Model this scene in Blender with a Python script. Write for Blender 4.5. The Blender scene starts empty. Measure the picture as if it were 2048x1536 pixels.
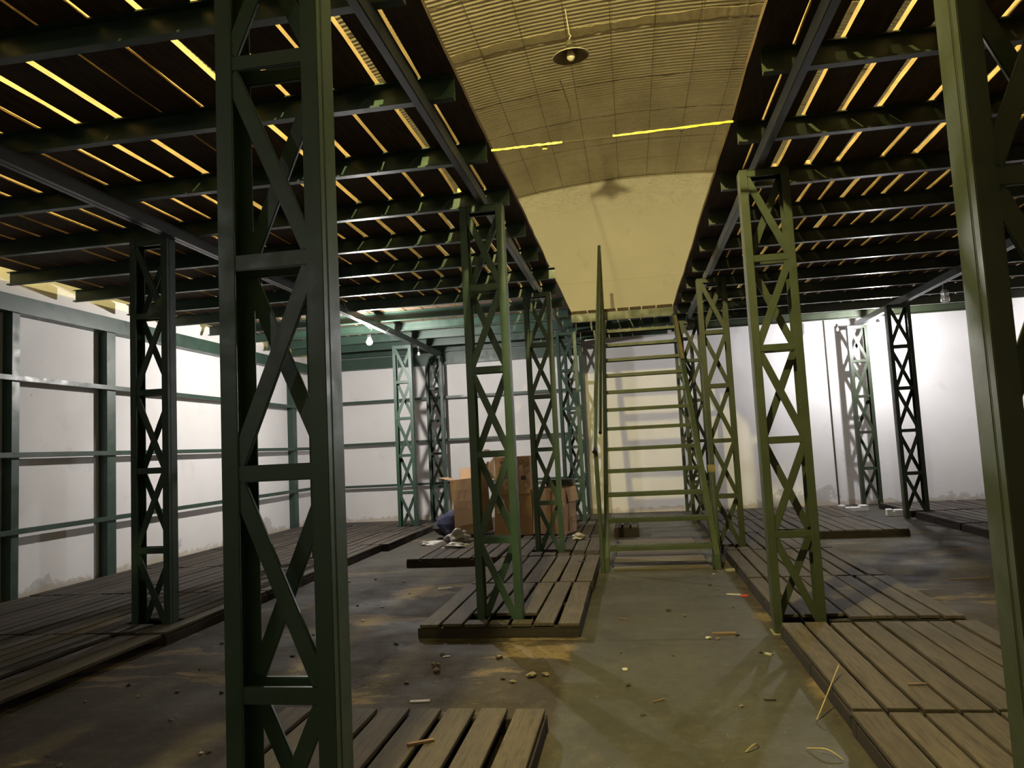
import bpy, bmesh, math, random
from mathutils import Vector, Matrix
random.seed(7)
SC = bpy.context.scene
COL = SC.collection

# ------------------------------------------------------------------ camera
cam_d = bpy.data.cameras.new('camera'); cam = bpy.data.objects.new('camera', cam_d); COL.objects.link(cam)
FPX = 1476.5; W, H_ = 2048, 1536; CAMH = 1.374
cam_d.sensor_width = 36.0; cam_d.lens = 36.0*FPX/W; cam_d.clip_start = 0.05; cam_d.clip_end = 100
FW = Vector((-0.15556096, 0.98406944, 0.08607043)); RT = Vector((0.9857989, 0.16023078, -0.05026565)); UP = Vector((0.06325603, -0.07702876, 0.99502022))
cam.matrix_world = Matrix(((RT.x, UP.x, -FW.x, 0), (RT.y, UP.y, -FW.y, 0), (RT.z, UP.z, -FW.z, CAMH), (0, 0, 0, 1)))
SC.camera = cam

# ------------------------------------------------------------------ world, exposure
wd = bpy.data.worlds.new('night'); SC.world = wd; wd.use_nodes = True
wd.node_tree.nodes['Background'].inputs[0].default_value = (0.02, 0.022, 0.025, 1)
wd.node_tree.nodes['Background'].inputs[1].default_value = 0.3
SC.view_settings.view_transform = 'Standard'; SC.view_settings.look = 'None'
SC.view_settings.gamma = 1; SC.view_settings.use_curve_mapping = False
SC.view_settings.exposure = 1.0
# bulbs of the hall, plus one added fill bulb: position, watts, colour
BULB_L = ((-3.825, 10.60, 3.075), 240, (1.0, 0.96, 0.91))
BULB_R = ((4.275, 13.36, 3.13), 140, (0.98, 0.97, 1.0))
BULB_W = ((-0.77, 2.55, 5.75), 940, (1.0, 0.84, 0.33))
BULB_W2 = ((1.0, 2.2, 5.60), 60, (1.0, 0.84, 0.33))
BULB_FILL = ((-3.74, -2.2, 3.04), 22, (1.0, 0.97, 0.93))  # fill bulb added behind the camera to light the near column's front

# ------------------------------------------------------------------ helpers
def mesh_obj(name, verts, faces, mat, parent=None, smooth=False):
    me = bpy.data.meshes.new(name); me.from_pydata(verts, [], faces); me.update()
    if mat: me.materials.append(mat)
    if smooth:
        for p in me.polygons: p.use_smooth = True
    o = bpy.data.objects.new(name, me); COL.objects.link(o)
    if parent: o.parent = parent
    return o
def tag(o, label=None, cat=None, group=None, kind=None):
    if label: o['label'] = label
    if cat: o['category'] = cat
    if group: o['group'] = group
    if kind: o['kind'] = kind
    return o
def empty(name, loc, label, cat, group=None, rz=0):
    o = bpy.data.objects.new(name, None); COL.objects.link(o); o.location = loc; o.rotation_euler = (0, 0, rz)
    o.empty_display_size = 0.1
    return tag(o, label, cat, group)
class MB:
    def __init__(s): s.v = []; s.f = []
    def box(s, x0, x1, y0, y1, z0, z1):
        n = len(s.v)
        s.v += [(x0,y0,z0),(x1,y0,z0),(x1,y1,z0),(x0,y1,z0),(x0,y0,z1),(x1,y0,z1),(x1,y1,z1),(x0,y1,z1)]
        s.f += [(n,n+3,n+2,n+1),(n+4,n+5,n+6,n+7),(n,n+1,n+5,n+4),(n+1,n+2,n+6,n+5),(n+2,n+3,n+7,n+6),(n+3,n,n+4,n+7)]
        return s
    def prism(s, pts, d):          # closed polygon extruded along vector d
        n = len(s.v); k = len(pts); d = Vector(d)
        s.v += [tuple(p) for p in pts] + [tuple(Vector(p)+d) for p in pts]
        s.f += [tuple(range(n+k-1, n-1, -1)), tuple(range(n+k, n+2*k))]
        s.f += [(n+i, n+(i+1) % k, n+k+(i+1) % k, n+k+i) for i in range(k)]
        return s
    def bar(s, a, b, w, t, side):  # rectangular bar from a to b; side = direction of width w
        a = Vector(a); b = Vector(b); d = (b-a).normalized(); sd = Vector(side); sd = (sd - d*sd.dot(d)).normalized(); n_ = d.cross(sd)
        p = [a+sd*w/2+n_*t/2, a-sd*w/2+n_*t/2, a-sd*w/2-n_*t/2, a+sd*w/2-n_*t/2]
        return s.prism(p, b-a)
    def tube(s, pts, r, k=10, cap=True):
        pts = [Vector(p) for p in pts]; n = len(s.v); up = None
        for i, p in enumerate(pts):
            d = (pts[min(i+1, len(pts)-1)] - pts[max(i-1, 0)]).normalized()
            if up is None: up = Vector((0,0,1)) if abs(d.z) < .9 else Vector((1,0,0))
            a = d.cross(up).normalized(); b = a.cross(d).normalized(); up = b
            rr = r[i] if isinstance(r, (list, tuple)) else r
            for j in range(k):
                t = 2*math.pi*j/k; s.v.append(tuple(p + a*rr*math.cos(t) + b*rr*math.sin(t)))
        for i in range(len(pts)-1):
            for j in range(k):
                q = n+i*k; s.f.append((q+j, q+(j+1) % k, q+k+(j+1) % k, q+k+j))
        if cap:
            s.f.append(tuple(range(n+k-1, n-1, -1))); q = n+(len(pts)-1)*k; s.f.append(tuple(range(q, q+k)))
        return s
    def lathe(s, prof, c, k=20):
        n = len(s.v); c = Vector(c)
        for r, z in prof:
            for j in range(k):
                t = 2*math.pi*j/k; s.v.append((c.x+r*math.cos(t), c.y+r*math.sin(t), c.z+z))
        for i in range(len(prof)-1):
            for j in range(k):
                q = n+i*k; s.f.append((q+j, q+(j+1) % k, q+k+(j+1) % k, q+k+j))
        return s
    def build(s, name, mat, parent=None, bevel=0, smooth=False):
        o = mesh_obj(name, s.v, s.f, mat, parent, smooth)
        if bevel:
            bm = bmesh.new(); bm.from_mesh(o.data)
            bmesh.ops.bevel(bm, geom=[e for e in bm.edges if e.is_manifold and e.calc_face_angle(0) > .5], offset=bevel, segments=2, affect='EDGES', clamp_overlap=True)
            bm.to_mesh(o.data); bm.free()
        return o
def copy_tree(o, parent=None):
    c = o.copy(); COL.objects.link(c)
    if parent: c.parent = parent
    for ch in list(o.children): copy_tree(ch, c)
    return c

# ------------------------------------------------------------------ materials
class NT:
    def __init__(s, name):
        s.m = bpy.data.materials.new(name); s.m.use_nodes = True; s.t = s.m.node_tree; s.b = s.t.nodes['Principled BSDF']
        s.tc = s.t.nodes.new('ShaderNodeTexCoord')
        s.geo = s.t.nodes.new('ShaderNodeNewGeometry')
    def n(s, ty, **k):
        nd = s.t.nodes.new('ShaderNode'+ty)
        for a, b in k.items(): setattr(nd, a, b)
        return nd
    def l(s, a, b): s.t.links.new(a, b)
    def noise(s, scale, detail=4, rough=.55, vec=None, stretch=None, dist=0):
        nd = s.n('TexNoise'); nd.inputs['Scale'].default_value = scale; nd.inputs['Detail'].default_value = detail
        nd.inputs['Roughness'].default_value = rough; nd.inputs['Distortion'].default_value = dist
        v = vec or s.geo.outputs['Position']
        if stretch:
            mp = s.n('Mapping'); mp.inputs['Scale'].default_value = stretch; s.l(v, mp.inputs[0]); v = mp.outputs[0]
        s.l(v, nd.inputs['Vector']); return nd.outputs['Fac']
    def ramp(s, fac, stops):
        r = s.n('ValToRGB'); e = r.color_ramp.elements
        while len(e) < len(stops): e.new(.5)
        for el, (p, c) in zip(e, stops):
            el.position = p; el.color = (c, c, c, 1) if isinstance(c, (int, float)) else (*c, 1)
        s.l(fac, r.inputs[0]); return r.outputs[0]
    def math(s, op, a, b=0.0, c=None, clamp=False):
        nd = s.n('Math', operation=op, use_clamp=clamp)
        for i, x in enumerate((a, b, c)):
            if x is None: continue
            if isinstance(x, (int, float)): nd.inputs[i].default_value = x
            else: s.l(x, nd.inputs[i])
        return nd.outputs[0]
    def mix(s, fac, a, b, mode='MIX'):
        nd = s.n('Mix', data_type='RGBA', blend_type=mode)
        for k, x in (('Factor', fac), ('A', a), ('B', b)):
            i = [q for q in nd.inputs if q.name == k and q.enabled][0]
            if isinstance(x, (int, float)): i.default_value = x
            elif isinstance(x, tuple): i.default_value = (*x, 1)
            else: s.l(x, i)
        return [q for q in nd.outputs if q.enabled][0]
    def bump(s, h, strength=.3, dist=.01):
        b = s.n('Bump'); b.inputs['Strength'].default_value = strength; b.inputs['Distance'].default_value = dist
        s.l(h, b.inputs['Height']); s.l(b.outputs[0], s.b.inputs['Normal'])
    def xyz(s):
        x = s.n('SeparateXYZ'); s.l(s.geo.outputs['Position'], x.inputs[0]); return x.outputs
    def set(s, color=None, rough=None, metal=None, spec=None):
        for k, v in (('Base Color', color), ('Roughness', rough), ('Metallic', metal), ('Specular IOR Level', spec)):
            if v is None: continue
            if isinstance(v, tuple): s.b.inputs[k].default_value = (*v, 1)
            elif isinstance(v, (int, float)): s.b.inputs[k].default_value = v
            else: s.l(v, s.b.inputs[k])
        return s.m

def m_paint(name, base, dark, rough=.38):
    t = NT(name); n1 = t.noise(3.0, 5); n2 = t.noise(38, 4, .6)
    c = t.mix(t.ramp(n1, [(.35, 0.), (.7, 1.)]), dark, base)
    c = t.mix(t.ramp(n2, [(.68, 0.), (.74, .5)]), c, (base[0]*1.8+.03, base[1]*1.5+.02, base[2]*1.5+.02))
    t.bump(t.noise(60, 3), .12, .003)
    return t.set(c, t.ramp(t.noise(9, 4), [(.3, rough-.06), (.7, rough+.14)]), 0, .5)
M = {}
M['green'] = m_paint('green_paint', (.030, .060, .042), (.022, .046, .032))
M['olive'] = m_paint('olive_green_paint', (.034, .045, .024), (.027, .036, .019))
M['green_stair'] = m_paint('stair_green_paint', (.046, .062, .031), (.034, .048, .024), .4)
def m_rust():
    t = NT('rusty_paint'); f = t.ramp(t.noise(14, 6, .7), [(.42, 0.), (.6, 1.)])
    t.bump(t.noise(50, 4), .4, .004)
    return t.set(t.mix(f, (.10, .12, .045), (.20, .12, .05)), .65)
M['rust'] = m_rust()
def m_steel():
    t = NT('grey_steel'); c = t.mix(t.noise(6, 4), (.10, .11, .11), (.055, .062, .062)); t.bump(t.noise(70, 3), .1, .002)
    return t.set(c, .36, .35)
M['steel'] = m_steel()
def m_wood(name, a, b, axis='y', scale=1.0, rough=.8):
    t = NT(name)
    oi = t.n('ObjectInfo'); st = {'y': (14*scale, 1.1*scale, 14*scale), 'x': (1.1*scale, 14*scale, 14*scale)}[axis]
    mp = t.n('Mapping'); mp.inputs['Scale'].default_value = st; t.l(t.geo.outputs['Position'], mp.inputs[0])
    ad = t.n('VectorMath', operation='ADD'); t.l(mp.outputs[0], ad.inputs[0])
    cb = t.n('CombineXYZ'); r = t.math('MULTIPLY', oi.outputs['Random'], 37.0)
    for i in range(3): t.l(r, cb.inputs[i])
    t.l(cb.outputs[0], ad.inputs[1])
    g = t.noise(1.6, 6, .65, vec=ad.outputs[0], dist=.6); g2 = t.noise(5.0, 4, .6, vec=ad.outputs[0])
    c = t.mix(t.ramp(g, [(.3, 0.), (.7, 1.)]), a, b)
    c = t.mix(t.ramp(g2, [(.36, .55), (.5, 0.)]), c, tuple(x*.4 for x in a))
    v = t.math('MULTIPLY_ADD', oi.outputs['Random'], .6, .7)
    hs = t.n('HueSaturation'); t.l(v, hs.inputs['Value']); t.l(c, hs.inputs['Color'])
    bl = t.ramp(t.noise(2.3, 5, .6), [(.4, .35), (.62, 0.)])
    c = t.mix(bl, hs.outputs[0], tuple(x*.55 for x in a))
    t.bump(t.math('ADD', g, g2), .35, .004)
    return t.set(c, rough, 0, .3)
M['pallet'] = m_wood('weathered_pallet_wood', (.040, .032, .025), (.074, .061, .047))
M['pallet_x'] = m_wood('weathered_pallet_wood_crosswise', (.085, .072, .056), (.145, .125, .098), 'x')
M['bearer'] = m_wood('dark_pallet_wood', (.016, .012, .010), (.030, .023, .018), 'x')
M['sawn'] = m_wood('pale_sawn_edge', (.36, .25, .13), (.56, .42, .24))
M['deck'] = m_wood('rough_deck_wood', (.060, .036, .020), (.125, .080, .045))
def m_wall(name, lo_dirt=True, gable=False):
    t = NT(name); x, y, z = t.xyz()
    base = t.mix(t.ramp(t.noise(.8, 5, .55), [(.3, 0.), (.75, 1.)]), (.62, .60, .59), (.72, .70, .69))
    # crumbling damp plaster near the floor and soft smudges
    n = t.noise(2.6, 7, .68)
    h = t.math('SUBTRACT', t.math('MULTIPLY_ADD', n, 1.5, -.42), t.math('MULTIPLY', t.ramp(t.noise(.45, 2, .5), [(.42, 0.), (.58, 1.)]), .55))            # ragged height
    d = t.math('SUBTRACT', h, z); damp = t.ramp(d, [(.0, 0.), (.04, .45), (.3, .75)])
    c = t.mix(damp, base, (.31, .30, .285))
    d2 = t.ramp(t.math('SUBTRACT', t.math('MULTIPLY_ADD', t.noise(7, 6, .7), .36, -.09), z), [(.0, 0.), (.04, .7)])
    c = t.mix(d2, c, (.42, .35, .26))
    c = t.mix(t.ramp(t.noise(1.7, 6, .7), [(.60, 0.), (.74, .35)]), c, (.38, .37, .36))
    c = t.mix(t.ramp(t.noise(5.5, 3, .5), [(.76, 0.), (.79, .5)]), c, (.22, .21, .2))
    if gable:
        # streaks under the roof edge, and a smoky patch
        sk = t.noise(1.3, 7, .75, stretch=(1.0, 1, 3.2), dist=2.2)
        line = t.math('ABSOLUTE', t.math('SUBTRACT', sk, .5)); ln = t.ramp(line, [(.0, .8), (.016, 0.)])
        up = t.ramp(t.math('DIVIDE', z, 10.0), [(.585, 0.), (.64, 1.)])
        c = t.mix(t.math('MULTIPLY', ln, up), c, (.30, .27, .22))
        # faint plaster bands high up
        c = t.mix(t.ramp(t.math('ABSOLUTE', t.math('SUBTRACT', z, 4.62)), [(.0, .25), (.02, 0.)]), c, (.45, .42, .38))
    t.bump(t.noise(22, 5), .08, .004)
    return t.set(c, .75, 0, .3)
M['wall'] = m_wall('white_plaster'); M['wall_back'] = m_wall('white_gable_plaster', gable=True)
def m_floor():
    t = NT('stained_concrete'); x, y, z = t.xyz()
    wob = t.math('MULTIPLY_ADD', t.noise(2.2, 4), .22, -.11); xx = t.math('ADD', x, wob)
    aisle = t.math('MULTIPLY', t.ramp(t.math('ADD', xx, 1.0), [(.50, 0.), (.56, 1.)]), t.ramp(t.math('SUBTRACT', xx, .2), [(.62, 1.), (.70, 0.)]))
    grey = t.mix(t.ramp(t.noise(1.6, 7, .62), [(.3, 0.), (.7, 1.)]), (.024, .024, .0195), (.044, .0425, .034))
    brown = t.mix(t.ramp(t.noise(1.1, 7, .66, stretch=(1, .7, 1)), [(.32, 0.), (.66, 1.)]), (.018, .014, .011), (.050, .041, .033))
    c = t.mix(aisle, brown, grey)
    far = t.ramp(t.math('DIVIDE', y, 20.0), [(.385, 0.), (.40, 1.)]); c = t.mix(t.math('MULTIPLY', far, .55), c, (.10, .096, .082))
    tan = t.ramp(t.noise(.9, 6, .62, stretch=(.8, 1.5, 1), dist=.4), [(.56, 0.), (.60, 1.)])
    c = t.mix(t.math('MULTIPLY', t.math('MULTIPLY', tan, t.math('SUBTRACT', 1.0, aisle)), .7), c, (.17, .125, .072))
    # dark muddy edges of the aisle
    c = t.mix(t.ramp(t.noise(.55, 8, .7), [(.55, 0.), (.66, .65)]), c, (.028, .021, .015))
    fine = t.noise(28, 6, .75); c = t.mix(t.ramp(fine, [(.32, .7), (.52, 0.)]), c, (.022, .018, .013))
    c = t.mix(t.ramp(t.noise(9, 7, .75), [(.5, 0.), (.66, .4)]), c, (.07, .066, .052)); c = t.mix(t.ramp(t.noise(45, 2, .5), [(.70, 0.), (.74, .5)]), c, (.2, .18, .14))
    # slab joints across the hall and a branching crack
    jn = t.math('MULTIPLY_ADD', t.noise(3.5, 4), .05, -.025)
    for Y0 in (5.33, 8.08):
        j = t.ramp(t.math('ABSOLUTE', t.math('ADD', t.math('SUBTRACT', y, Y0), jn)), [(.004, .9), (.014, 0.)])
        c = t.mix(j, c, (.008, .006, .005))
    cw = t.math('MULTIPLY_ADD', t.noise(5, 6, .7), .5, -.25)
    cr = t.math('ABSOLUTE', t.math('ADD', t.math('SUBTRACT', x, -1.72), cw)); win = t.math('MULTIPLY', t.math('GREATER_THAN', y, 4.0), t.math('LESS_THAN', y, 5.35))
    c = t.mix(t.math('MULTIPLY', t.ramp(cr, [(.004, .9), (.02, 0.)]), win), c, (.008, .006, .005))
    t.bump(t.math('ADD', fine, t.math('MULTIPLY', t.noise(5, 5), 2.0)), .3, .006)
    rgh = t.ramp(t.noise(1.4, 5, .6), [(.35, .68), (.65, .95)])
    rgh = t.math('SUBTRACT', rgh, t.math('MULTIPLY', aisle, .22)); spc = t.math('MULTIPLY_ADD', aisle, .28, .16)
    return t.set(c, rgh, 0, spc)
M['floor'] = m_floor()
def m_roof():
    t = NT('foil_insulation'); x, y, z = t.xyz()
    w = t.n('TexWave', wave_type='BANDS', bands_direction='Y', wave_profile='SIN'); w.inputs['Scale'].default_value = 3.9; w.inputs['Distortion'].default_value = 1.1
    w.inputs['Detail'].default_value = 3; w.inputs['Detail Scale'].default_value = .8; t.l(t.geo.outputs['Position'], w.inputs[0])
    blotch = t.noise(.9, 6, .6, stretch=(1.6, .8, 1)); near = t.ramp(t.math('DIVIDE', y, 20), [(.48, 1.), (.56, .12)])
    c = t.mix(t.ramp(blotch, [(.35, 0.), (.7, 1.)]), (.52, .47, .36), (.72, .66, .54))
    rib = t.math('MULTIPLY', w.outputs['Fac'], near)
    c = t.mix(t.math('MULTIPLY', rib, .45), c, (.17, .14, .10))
    g = t.noise(2.0, 5, .6, stretch=(.25, 9, 1)); c = t.mix(t.ramp(g, [(.56, 0.), (.68, .45)]), c, (.17, .14, .10))
    jn = t.math('MULTIPLY_ADD', t.noise(1.8, 6, .7), .16, -.08); th = t.math('MULTIPLY_ADD', t.noise(3.2, 4), .05, -.012)
    for Y0, a in ((10.62, .95), (11.75, .8), (12.9, .6), (8.0, .8), (6.9, .7), (5.7, .7), (4.5, .7)):
        d = t.math('ABSOLUTE', t.math('ADD', t.math('SUBTRACT', y, Y0), jn))
        j = t.math('MULTIPLY', t.math('LESS_THAN', d, th), a); c = t.mix(j, c, (.05, .038, .025))
    t.bump(t.math('ADD', t.math('MULTIPLY', rib, 1.0), t.math('MULTIPLY', t.noise(8, 6, .7), .9)), .75, .018)
    film = t.math('MULTIPLY', t.ramp(t.math('DIVIDE', x, 3.0), [(.42, 0.), (.55, 1.)]), t.ramp(t.math('DIVIDE', y, 20.0), [(.48, 1.), (.52, 0.)]))
    return t.set(c, t.math('SUBTRACT', t.ramp(t.noise(3, 4), [(.4, .42), (.6, .62)]), t.math('MULTIPLY', film, .28)), t.math('MULTIPLY', film, .6), .5)
M['roof'] = m_roof()
def simple(name, col, rough=.6, metal=0, bump=0, bs=20):
    t = NT(name); n1 = t.noise(bs, 4); c = t.mix(t.ramp(n1, [(.35, 0.), (.65, 1.)]), tuple(v*.75 for v in col), col)
    if bump: t.bump(t.noise(bs*2, 5), bump, .006)
    return t.set(c, rough, metal)
M['foil'] = simple('crinkled_foil_tape', (.62, .57, .45), .3, .6, .9, 12)
M['foil_dull'] = simple('dull_insulation_tape', (.52, .46, .33), .6, .1, .6, 9)
def m_card():
    t = NT('cardboard'); c = t.mix(t.noise(4, 5, .6), (.25, .155, .085), (.36, .235, .14))
    c = t.mix(t.ramp(t.noise(1.5, 4), [(.5, 0.), (.65, .35)]), c, (.2, .12, .06)); t.bump(t.noise(14, 5), .25, .006)
    return t.set(c, .82, 0, .2)
M['card'] = m_card()
M['ink'] = simple('black_printing_ink', (.03, .02, .015), .7)
M['label'] = simple('white_paper_label', (.55, .53, .47), .6)
M['packtape'] = simple('brown_packing_tape', (.30, .17, .07), .28)
M['plastic'] = simple('crumpled_clear_plastic', (.36, .34, .31), .3, .0, .8, 25)
M['black'] = simple('black_plastic', (.012, .012, .013), .5)
M['blue'] = simple('dark_blue_cloth', (.035, .04, .09), .8)
M['styro'] = simple('white_polystyrene', (.78, .78, .76), .7, 0, .2, 30)
M['paper'] = simple('white_paper_scrap', (.36, .35, .31), .6, 0, .5, 40)
M['red'] = simple('red_wrapper', (.45, .06, .04), .5)
M['stone'] = simple('pebble_grey', (.15, .125, .095), .85, 0, .5, 60)
M['mud'] = simple('dark_mud_clod', (.035, .025, .018), .9, 0, .5, 60)
M['straw'] = simple('dry_straw', (.34, .28, .14), .7)
M['chip'] = simple('wood_chip', (.14, .085, .045), .8)
M['yellow'] = simple('yellow_tape', (.42, .35, .012), .38, 0, .5, 30)
M['rope'] = simple('dark_cord', (.045, .032, .02), .8)
M['wire'] = simple('thin_wire', (.09, .075, .05), .6)
M['enamel'] = simple('olive_enamel', (.16, .145, .10), .4)
M['rim'] = simple('pale_enamel_rim', (.62, .58, .46), .3)
M['opal'] = simple('opal_glass', (.72, .68, .58), .25)
M['concrete_pad'] = simple('concrete_pad', (.16, .14, .10), .85, 0, .5, 30)
def m_glass():
    t = NT('dusty_jar_glass'); t.b.inputs['Transmission Weight'].default_value = .45
    return t.set((.6, .58, .56), .28, 0, .5)
M['jar'] = m_glass()
def m_emit(name, col, s):
    m = bpy.data.materials.new(name); m.use_nodes = True; nt = m.node_tree; nt.nodes.remove(nt.nodes['Principled BSDF'])
    e = nt.nodes.new('ShaderNodeEmission'); e.inputs[0].default_value = (*col, 1); e.inputs[1].default_value = s
    nt.links.new(e.outputs[0], nt.nodes['Material Output'].inputs[0]); return m

# ------------------------------------------------------------------ room shell
YB, YF = 14.75, -5.0; XL, XR = -6.70, 6.75
def roofz(x): return 6.69 - (x-.45)**2/33.0
def struct(mb, name, mat, **k): o = mb.build(name, mat, **k); o['kind'] = 'structure'; return o
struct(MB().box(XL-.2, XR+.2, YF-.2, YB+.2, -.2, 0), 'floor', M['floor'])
struct(MB().box(XL-.2, XL, YF-.2, YB+.2, 0, roofz(XL)+.1), 'wall_left', M['wall'])
struct(MB().box(XR, XR+.2, YF-.2, YB+.2, 0, roofz(XR)+.1), 'wall_right', M['wall'])
def gable(y0, y1, name, mat):
    xs = [XL + (XR-XL)*i/40 for i in range(41)]
    pts = [(XL, y0, 0), (XR, y0, 0)] + [(x, y0, roofz(x)+.1) for x in reversed(xs)]
    return struct(MB().prism(pts, (0, y1-y0, 0)), name, mat)
gable(YB, YB+.2, 'wall_back', M['wall_back']); gable(YF-.2, YF, 'wall_front', M['wall'])
v = []; f = []; NX = 60
for k, dz in enumerate((0, .08)):
    for i in range(NX+1):
        x = XL-.2 + (XR-XL+.4)*i/NX
        for y in (YF-.2, YB+.2): v.append((x, y, roofz(x)+dz))
def vi(k, i, j): return k*(NX+1)*2 + i*2 + j
for i in range(NX):
    f.append((vi(0,i,0), vi(0,i,1), vi(0,i+1,1), vi(0,i+1,0))); f.append((vi(1,i,0), vi(1,i+1,0), vi(1,i+1,1), vi(1,i,1)))
o = mesh_obj('ceiling', v, f, M['roof'], smooth=True); o['kind'] = 'structure'
def roof_strip(name, mat, y0, w, jag, drop=.012, x0=-3.4, x1=3.4, n=150):
    v = []; f = []; a = b = 0
    for i in range(n+1):
        x = x0 + (x1-x0)*i/n; a = a*.8 + random.uniform(-1, 1)*jag; b = b*.8 + random.uniform(-1, 1)*jag
        z = roofz(x)-drop+random.uniform(-.004, .004)
        v += [(x, y0-w/2+a, z), (x, y0+w/2+b, z), (x, y0-w/2+a, z+.006), (x, y0+w/2+b, z+.006)]
    for i in range(n):
        q = i*4; f += [(q, q+1, q+5, q+4), (q, q+4, q+6, q+2), (q+1, q+3, q+7, q+5), (q+2, q+6, q+7, q+3)]
    o = mesh_obj(name, v, f, mat); o['kind'] = 'structure'; return o
roof_strip('trim_1', M['foil_dull'], 9.12, .20, .014)
roof_strip('trim_2', M['foil'], YB-.035, .05, .008, .02, -6.6, 6.6)
# thin dark pipe groove on the far wall right of the aisle
struct(MB().box(3.735, 3.757, YB-.02, YB+.01, 0, 3.52), 'trim_3', M['rope'])
# left wall: posts, rails, head beam
def channel_post(y, w, label):
    mb = MB(); X0 = XL; d = .12
    mb.box(X0, X0+d, y, y+.008, 0, 3.13); mb.box(X0+d-.008, X0+d, y+.008, y+w, 0, 3.13); mb.box(X0, X0+d-.008, y+w-.008, y+w, 0, 3.13)
    return tag(mb.build('wall_post', M['green']), label, 'post')
channel_post(7.0, .10, 'slim green steel post on the left wall, nearest the left picture edge')
channel_post(8.47, .16, 'broad green steel post on the left wall, left of the dark lattice column')
channel_post(13.72, .16, 'green steel post in the corner where left wall meets far wall')
ORD = ['top', 'middle', 'bottom']
for k, z in enumerate((2.40, 1.565, .745)):
    mb = MB().box(XL+.12, XL+.165, YF+.02, YB-.20, z-.028, z+.028)
    tag(mb.build('wall_rail', M['green'], bevel=.004), f'{ORD[k]} of three green rails running along the left wall', 'rail')
    zz = (2.47, 1.60, .735)[k]
    mb = MB().box(XL+.17, -.98, YB-.16, YB-.115, zz-.024, zz+.024)
    tag(mb.build('wall_rail', M['green'], bevel=.004), f'{ORD[k]} of three green rails crossing the far wall left of the stairs', 'rail')
mb = MB(); mb.box(XL+.02, XL+.165, YF+.02, YB-.2, 3.12, 3.128); mb.box(XL+.155, XL+.165, YF+.02, YB-.2, 3.128, 3.31); mb.box(XL+.02, XL+.155, YF+.02, YB-.2, 3.302, 3.31)
tag(mb.build('head_beam', M['green']), 'green channel beam along the top of the left wall rails', 'beam')
mb = MB(); mb.box(XL+.17, -.9, YB-.17, YB-.16, 3.15, 3.38); mb.box(XL+.17, -.9, YB-.16, YB-.02, 3.15, 3.16)
tag(mb.build('head_beam', M['green']), 'green channel beam across the top of the far wall left of the stairs', 'beam')

# ------------------------------------------------------------------ lattice columns
PW, CW, CD, CH = .056, .346, .125, 3.3
BZ = (3.27, 2.64, 1.99, 1.335, .68)
def column(x, y, flip, label, mat='green', plate=True):
    root = empty('lattice_column', (x, y, 0), label, 'column')
    g = M[mat]
    for s in (0, 1):
        x0 = s*(CW-PW); T = .008
        # channel section, open towards the inside of the column, with a fine groove down its web
        prof = [(0, 0), (PW, 0), (PW, T), (T, T), (T, CD-T), (PW, CD-T), (PW, CD), (0, CD), (0, .040), (.004, .038), (.004, .032), (0, .030)]
        if s == 0: pts = [(px, py, 0) for px, py in prof]
        else: pts = [(CW-px, py, 0) for px, py in reversed(prof)]
        mb = MB(); mb.prism(pts, (0, 0, CH)); mb.build('post', g, root, bevel=.0025)
        if plate: MB().box(x0-.015, x0+PW+.015, -.02, CD+.02, 0, .008).build('base_plate', M['concrete_pad'], root)
    xi0, xi1 = PW-.004, CW-PW+.004
    for fb, yy in ((0, .004), (1, CD-.022)):
        for z in BZ:
            MB().box(xi0, xi1, yy, yy+.018, z-.025, z+.025).build('batten', g, root, bevel=.003)
        zs = [BZ[i] for i in range(5)] + [.06]
        for i in range(5):
            dn = (i % 2 == 0) ^ flip ^ (fb == 1)
            za, zb = zs[i]-.030, zs[i+1]+.030
            xa, xb = (xi0-.004, xi1+.004) if dn else (xi1+.004, xi0-.004)
            mb = MB(); ym = yy+.009
            mb.bar((xa, ym, za), (xb, ym, zb), .052, .014, (0, 0, 1))
            mb.build('diagonal_brace', g, root, bevel=.003)
    MB().box(0, CW, 0, CD, CH-.004, CH+.0).build('cap_plate', g, root)
    return root
CP = {}
XA, XB, XC, XD = -1.242, .889, -4.136, 4.038
cols = [
 ('A', XA, 2.096, True, 'large dark green lattice column nearest the camera, left of the aisle', 'green'),
 ('A', XA, 5.60, False, 'second lattice column along the left side of the aisle, standing among slatted pallets', 'green'),
 ('A', XA, 9.07, False, 'third lattice column left of the aisle, in front of the cardboard boxes', 'green'),
 ('A', XA+.06, 12.5, True, 'fourth lattice column left of the aisle, just behind the cardboard boxes', 'green'),
 ('A', XA+.03, 14.25, False, 'last lattice column left of the stairs, close against the far wall', 'green'),
 ('B', XB, 1.97, False, 'large olive green lattice column at the right picture edge', 'olive'),
 ('B', XB, 5.43, False, 'olive green lattice column right of the aisle at the corner of the near pallets', 'olive'),
 ('B', XB, 9.06, False, 'olive green lattice column beside the foot of the stairs, on their right', 'olive'),
 ('B', XB-.02, 12.2, False, 'lattice column partly hidden behind the upper half of the stairs on the right', 'olive'),
 ('B', XB+.02, 14.25, True, 'lattice column against the far wall behind the right side of the stairs', 'olive'),
 ('C', XC, 5.60, False, 'nearly black lattice column standing on the left between the wall and the near column', 'green'),
 ('C', XC, 9.07, False, 'lattice column mostly hidden behind the large near column, beside the left pallets', 'green'),
 ('C', XC, 12.62, False, 'brightly lit green lattice column just right of the left glowing bulb', 'green'),
 ('C', XC+.10, 14.38, False, 'dark lattice column in front of its shadow on the far wall, left of the boxes', 'green'),
 ('D', XD, 12.17, False, 'black-looking lattice column right of the right glowing bulb', 'olive'),
 ('D', XD, 14.29, False, 'pale green lattice column lit by the right bulb, against the far wall', 'olive'),
 ('D', XD-.02, 5.5, True, 'dark lattice column glimpsed behind the large column at the right picture edge', 'olive'),
]
FOOT = []
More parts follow.
